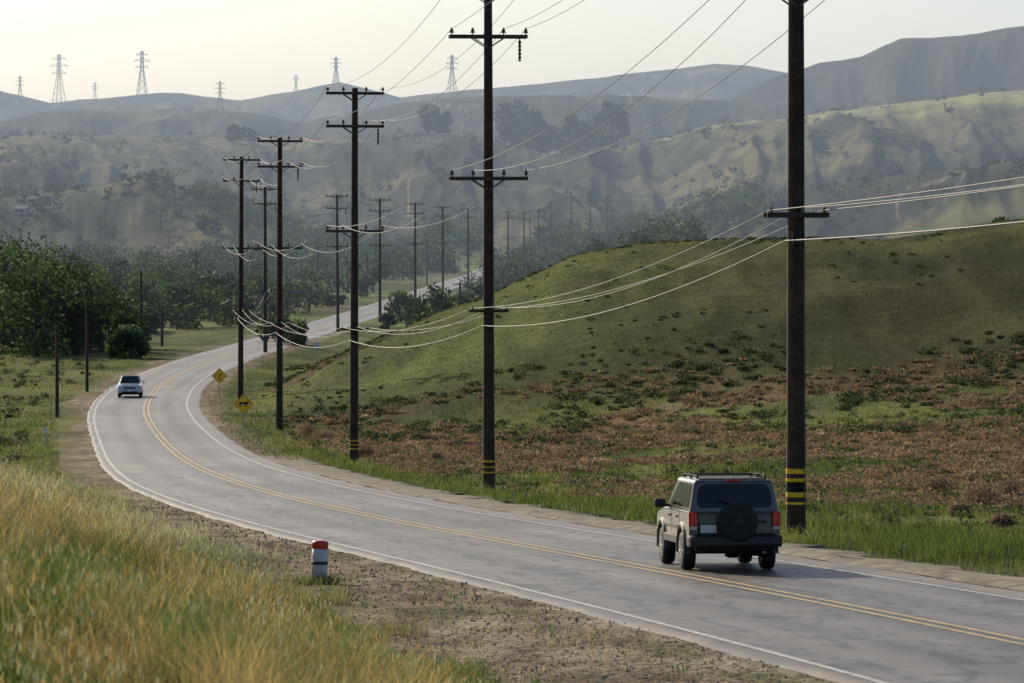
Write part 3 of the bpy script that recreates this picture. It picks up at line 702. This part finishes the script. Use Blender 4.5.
# ---------------------------------------------------------------- farm sheds in the valley
M_wall=flat('pale_render',(.40,.37,.33),.8,var=.1,scale=.5);M_roof=flat('sheet_roof',(.22,.20,.18),.8,var=.15,scale=.5,spec=.1)
M_dark=flat('dark_opening',(.02,.02,.02),.7)
def shed(x,y,w,d,h):
    e=empty('farm_building',(x,y,gz(x,y)-.3),(0,0,rng.uniform(-.5,.5)))
    box('walls',(0,0,h/2),(w,d,h),M_wall,e,.02)
    V=[(-w/2-.3,-d/2-.3,h),(w/2+.3,-d/2-.3,h),(w/2+.3,d/2+.3,h),(-w/2-.3,d/2+.3,h),(-w/2-.3,0,h+d*.28),(w/2+.3,0,h+d*.28)]
    pymesh('roof',V,[(0,1,5,4),(2,3,4,5),(0,4,3),(1,2,5),(0,3,2,1)],M_roof,e)
    box('door',(w*.2,-d/2-.02,1.05),(1.1,.05,2.1),M_dark,e,0)
    for q in(-.3,-.05): box('window',(w*q,-d/2-.02,1.6),(.9,.05,.9),M_dark,e,0)
for p,Y,w in [(22,1500,4.5),(33,1520,3.5),(46,1490,3.8),(150,1150,6),(206,1050,5),(236,1210,6)]:
    shed((p-512)/F*Y,Y,w,w*.7,2.4)
# ---------------------------------------------------------------- signs
def sign(name,x,y,kind,turn=0,s=.78):
    e=empty(name,(x,y,gz(x,y)),(0,0,turn))
    box('post',(0,.04,.95),(.07,.05,2.5),M_steel,e,.006)
    r=s*math.sqrt(2)/2;zc=1.75
    def dia(nm,rr,yy,m,th=.012):
        c=[(rr,0),(0,rr),(-rr,0),(0,-rr)];out=[]
        for i in range(4):
            a=Vector(c[i]);p0=Vector(c[i-1]);p1=Vector(c[(i+1)%4])
            out+= [a.lerp(p0,.09),a.lerp((p0+p1)/2,.05),a.lerp(p1,.09)]
        n=len(out);V=[(a[0],yy,zc+a[1]) for a in out]+[(a[0],yy+th,zc+a[1]) for a in out]
        pymesh(nm,V,[tuple(range(n))[::-1],tuple(range(n,2*n))]+[(i,(i+1)%n,n+(i+1)%n,n+i) for i in range(n)],m,e)
    dia('sign_plate',r,0,M_yel)
    dia('sign_border',r*.93,-.004,M_blk,.003);dia('sign_face',r*.88,-.008,M_yel,.003)
    def poly(nm,pp):
        V=[(a*r,-.012,zc+b*r) for a,b in pp];pymesh(nm,V,[tuple(range(len(V)))],M_blk,e)
    if kind=='cow':
        poly('cattle_symbol_body',[(-.42,-.02),(-.40,.16),(.25,.18),(.36,.26),(.52,.24),(.56,.12),(.42,.04),(.33,-.06)])
        for a in(-.38,-.27,.16,.27): poly('cattle_symbol_leg',[(a-.04,0),(a+.045,0),(a+.03,-.30),(a-.03,-.30)])
        poly('cattle_symbol_tail',[(-.46,.14),(-.40,.15),(-.44,-.15),(-.48,-.15)]);poly('cattle_symbol_horn',[(.40,.25),(.46,.25),(.50,.36)])
    else:
        poly('curve_arrow_stem',[(-.07,-.45),(.05,-.45),(.05,-.05),(.2,.12),(.12,.2),(-.07,.0)])
        poly('curve_arrow_head',[(.05,.25),(.33,.33),(.27,.04)])
    return e
sign('cattle_warning_sign',(244-512)/16.2,259,'cow',.05,.88)
sign('curve_warning_sign',(219-512)/12.9,326,'curve',.05,.88)
def wsign(p,Y,w,h,z,m):
    x=(p-512)/F*Y;e=empty('road_sign',(x,Y,gz(x,Y)));box('post',(0,.03,z/2),(.06,.04,z),M_steel,e,.005);box('panel',(0,0,z),(w,.02,h),m,e,.004);return e
wsign(316,470,.6,.75,1.3,M_plate);wsign(46,228,.18,.3,1.0,M_plate)
# ---------------------------------------------------------------- marker post
M_wp=flat('weathered_white_paint',(.50,.52,.54),.6,var=.25,scale=14)
M_rp=flat('red_reflector',(.45,.03,.02),.35,var=.1)
e=empty('roadside_marker_post',(xm,ym,gz(xm,ym)),(0,.03,0))
revolve('post',(0,0,0),[(.145,-.2),(.145,.50),(.142,.62)],'z',M_wp,e,20)
revolve('reflector_band',(0,0,0),[(.144,.62),(.148,.625),(.148,.72),(.14,.75),(.07,.77)],'z',M_rp,e,20)
revolve('lower_band',(0,0,0),[(.147,.34),(.1475,.40)],'z',M_clad,e,20)
# ---------------------------------------------------------------- transmission towers
M_steelc=col_mat('tower_steel',.6,((.5,.9,1.1),),0,None,.3)
def tower(p,Y,H,wid=1):
    S=Soup();c=(.22,.23,.24);m=.27*Y/3500*(.6 if H<30 else 1)
    b=H*.11*wid;t=H*.022
    def L(f): return np.interp(f,[0,.62,1],[b,t*1.4,t])
    lv=[0,.16,.3,.42,.53,.62,.71,.8,.9,1.0]
    for sx in(-1,1):
        for sy in(-1,1): tube(S,[(sx*L(f),sy*L(f),H*f) for f in lv],m,4,c)
    for f0,f1 in zip(lv[:-1],lv[1:]):
        for sy in(-1,1):
            tube(S,[(-L(f0),sy*L(f0),H*f0),(L(f1),sy*L(f1),H*f1)],m*.55,3,c);tube(S,[(L(f0),sy*L(f0),H*f0),(-L(f1),sy*L(f1),H*f1)],m*.55,3,c)
        tube(S,[(-L(f1),-L(f1),H*f1),(L(f1),-L(f1),H*f1)],m*.5,3,c)
    for f,w in((.66,.13),(.79,.165),(.92,.12)):
        for sx in(-1,1):
            tube(S,[(0,0,H*f),(sx*H*w,0,H*(f+.005))],m*.8,4,c);tube(S,[(0,0,H*(f+.055)),(sx*H*w,0,H*(f+.01))],m*.6,4,c)
            tube(S,[(sx*H*w,0,H*f),(sx*H*w,0,H*(f-.035))],m*.6,4,c)
    x=(p-512)/F*Y;o=S.obj('transmission_tower',M_steelc);o.location=(x,Y,gz(x,Y)-2);o.rotation_euler=(0,0,rng.uniform(-.4,.4))
for p,Y,H in [(59,4390,58),(142,4390,50),(220,3150,26),(336,4400,30),(452,4390,42),(20,4400,28),(95,4400,22),(296,4400,20)]: tower(p,Y,H)
# ---------------------------------------------------------------- valley haze: absorbing box, scattered light put in as even emission
me=bpy.data.meshes.new('valley_haze')
x0,x1,y0,y1,z0,z1=-4000,4000,430,6600,-60,235
V=[(x,y,z) for z in(z0,z1) for y in(y0,y1) for x in(x0,x1)]
me.from_pydata(V,[],[(0,2,3,1),(4,5,7,6),(0,1,5,4),(2,6,7,3),(0,4,6,2),(1,3,7,5)]);me.update()
hz=bpy.data.objects.new('valley_haze',me);scene.collection.objects.link(hz)
m=bpy.data.materials.new('haze');m.use_nodes=True;nt=m.node_tree;nt.nodes.clear()
o=nt.nodes.new('ShaderNodeOutputMaterial');ab=nt.nodes.new('ShaderNodeVolumeAbsorption');em=nt.nodes.new('ShaderNodeEmission');ad=nt.nodes.new('ShaderNodeAddShader')
SIG=1.65e-4
ab.inputs['Color'].default_value=(0,0,0,1);ab.inputs['Density'].default_value=SIG
em.inputs['Color'].default_value=(.51,.58,.67,1);em.inputs['Strength'].default_value=SIG
nt.links.new(ab.outputs[0],ad.inputs[0]);nt.links.new(em.outputs[0],ad.inputs[1]);nt.links.new(ad.outputs[0],o.inputs['Volume'])
me.materials.append(m)
# ---------------------------------------------------------------- light
el,az=math.radians(27),math.radians(-32)
sv=Vector((math.sin(az)*math.cos(el),math.cos(az)*math.cos(el),math.sin(el)))
sd=bpy.data.lights.new('sun','SUN');sd.energy=5.0;sd.angle=math.radians(.6);sd.color=(1,.89,.68)
so=bpy.data.objects.new('sun',sd);scene.collection.objects.link(so);so.rotation_euler=sv.to_track_quat('Z','Y').to_euler();so.location=(0,0,200)
w=bpy.data.worlds.new('World');scene.world=w;w.use_nodes=True;nt=w.node_tree
bg=nt.nodes['Background'];sk=nt.nodes.new('ShaderNodeTexSky');sk.sky_type='NISHITA';sk.sun_disc=False
sk.sun_elevation=el;sk.sun_rotation=az;sk.dust_density=1.8;sk.air_density=.8;sk.ozone_density=2.0
nt.links.new(sk.outputs[0],bg.inputs[0]);bg.inputs[1].default_value=.125
# ---------------------------------------------------------------- camera
cd=bpy.data.cameras.new('camera');cd.sensor_width=36;cd.lens=F/1024*36;cd.shift_y=-(341.5-250)/1024
cd.clip_start=.5;cd.clip_end=20000
cd.dof.use_dof=True;cd.dof.focus_distance=115;cd.dof.aperture_fstop=6.3
co=bpy.data.objects.new('camera',cd);scene.collection.objects.link(co);co.location=(0,0,ZC);co.rotation_euler=(math.radians(90),0,0)
scene.camera=co
scene.view_settings.view_transform='Standard';scene.view_settings.look='None';scene.view_settings.exposure=0
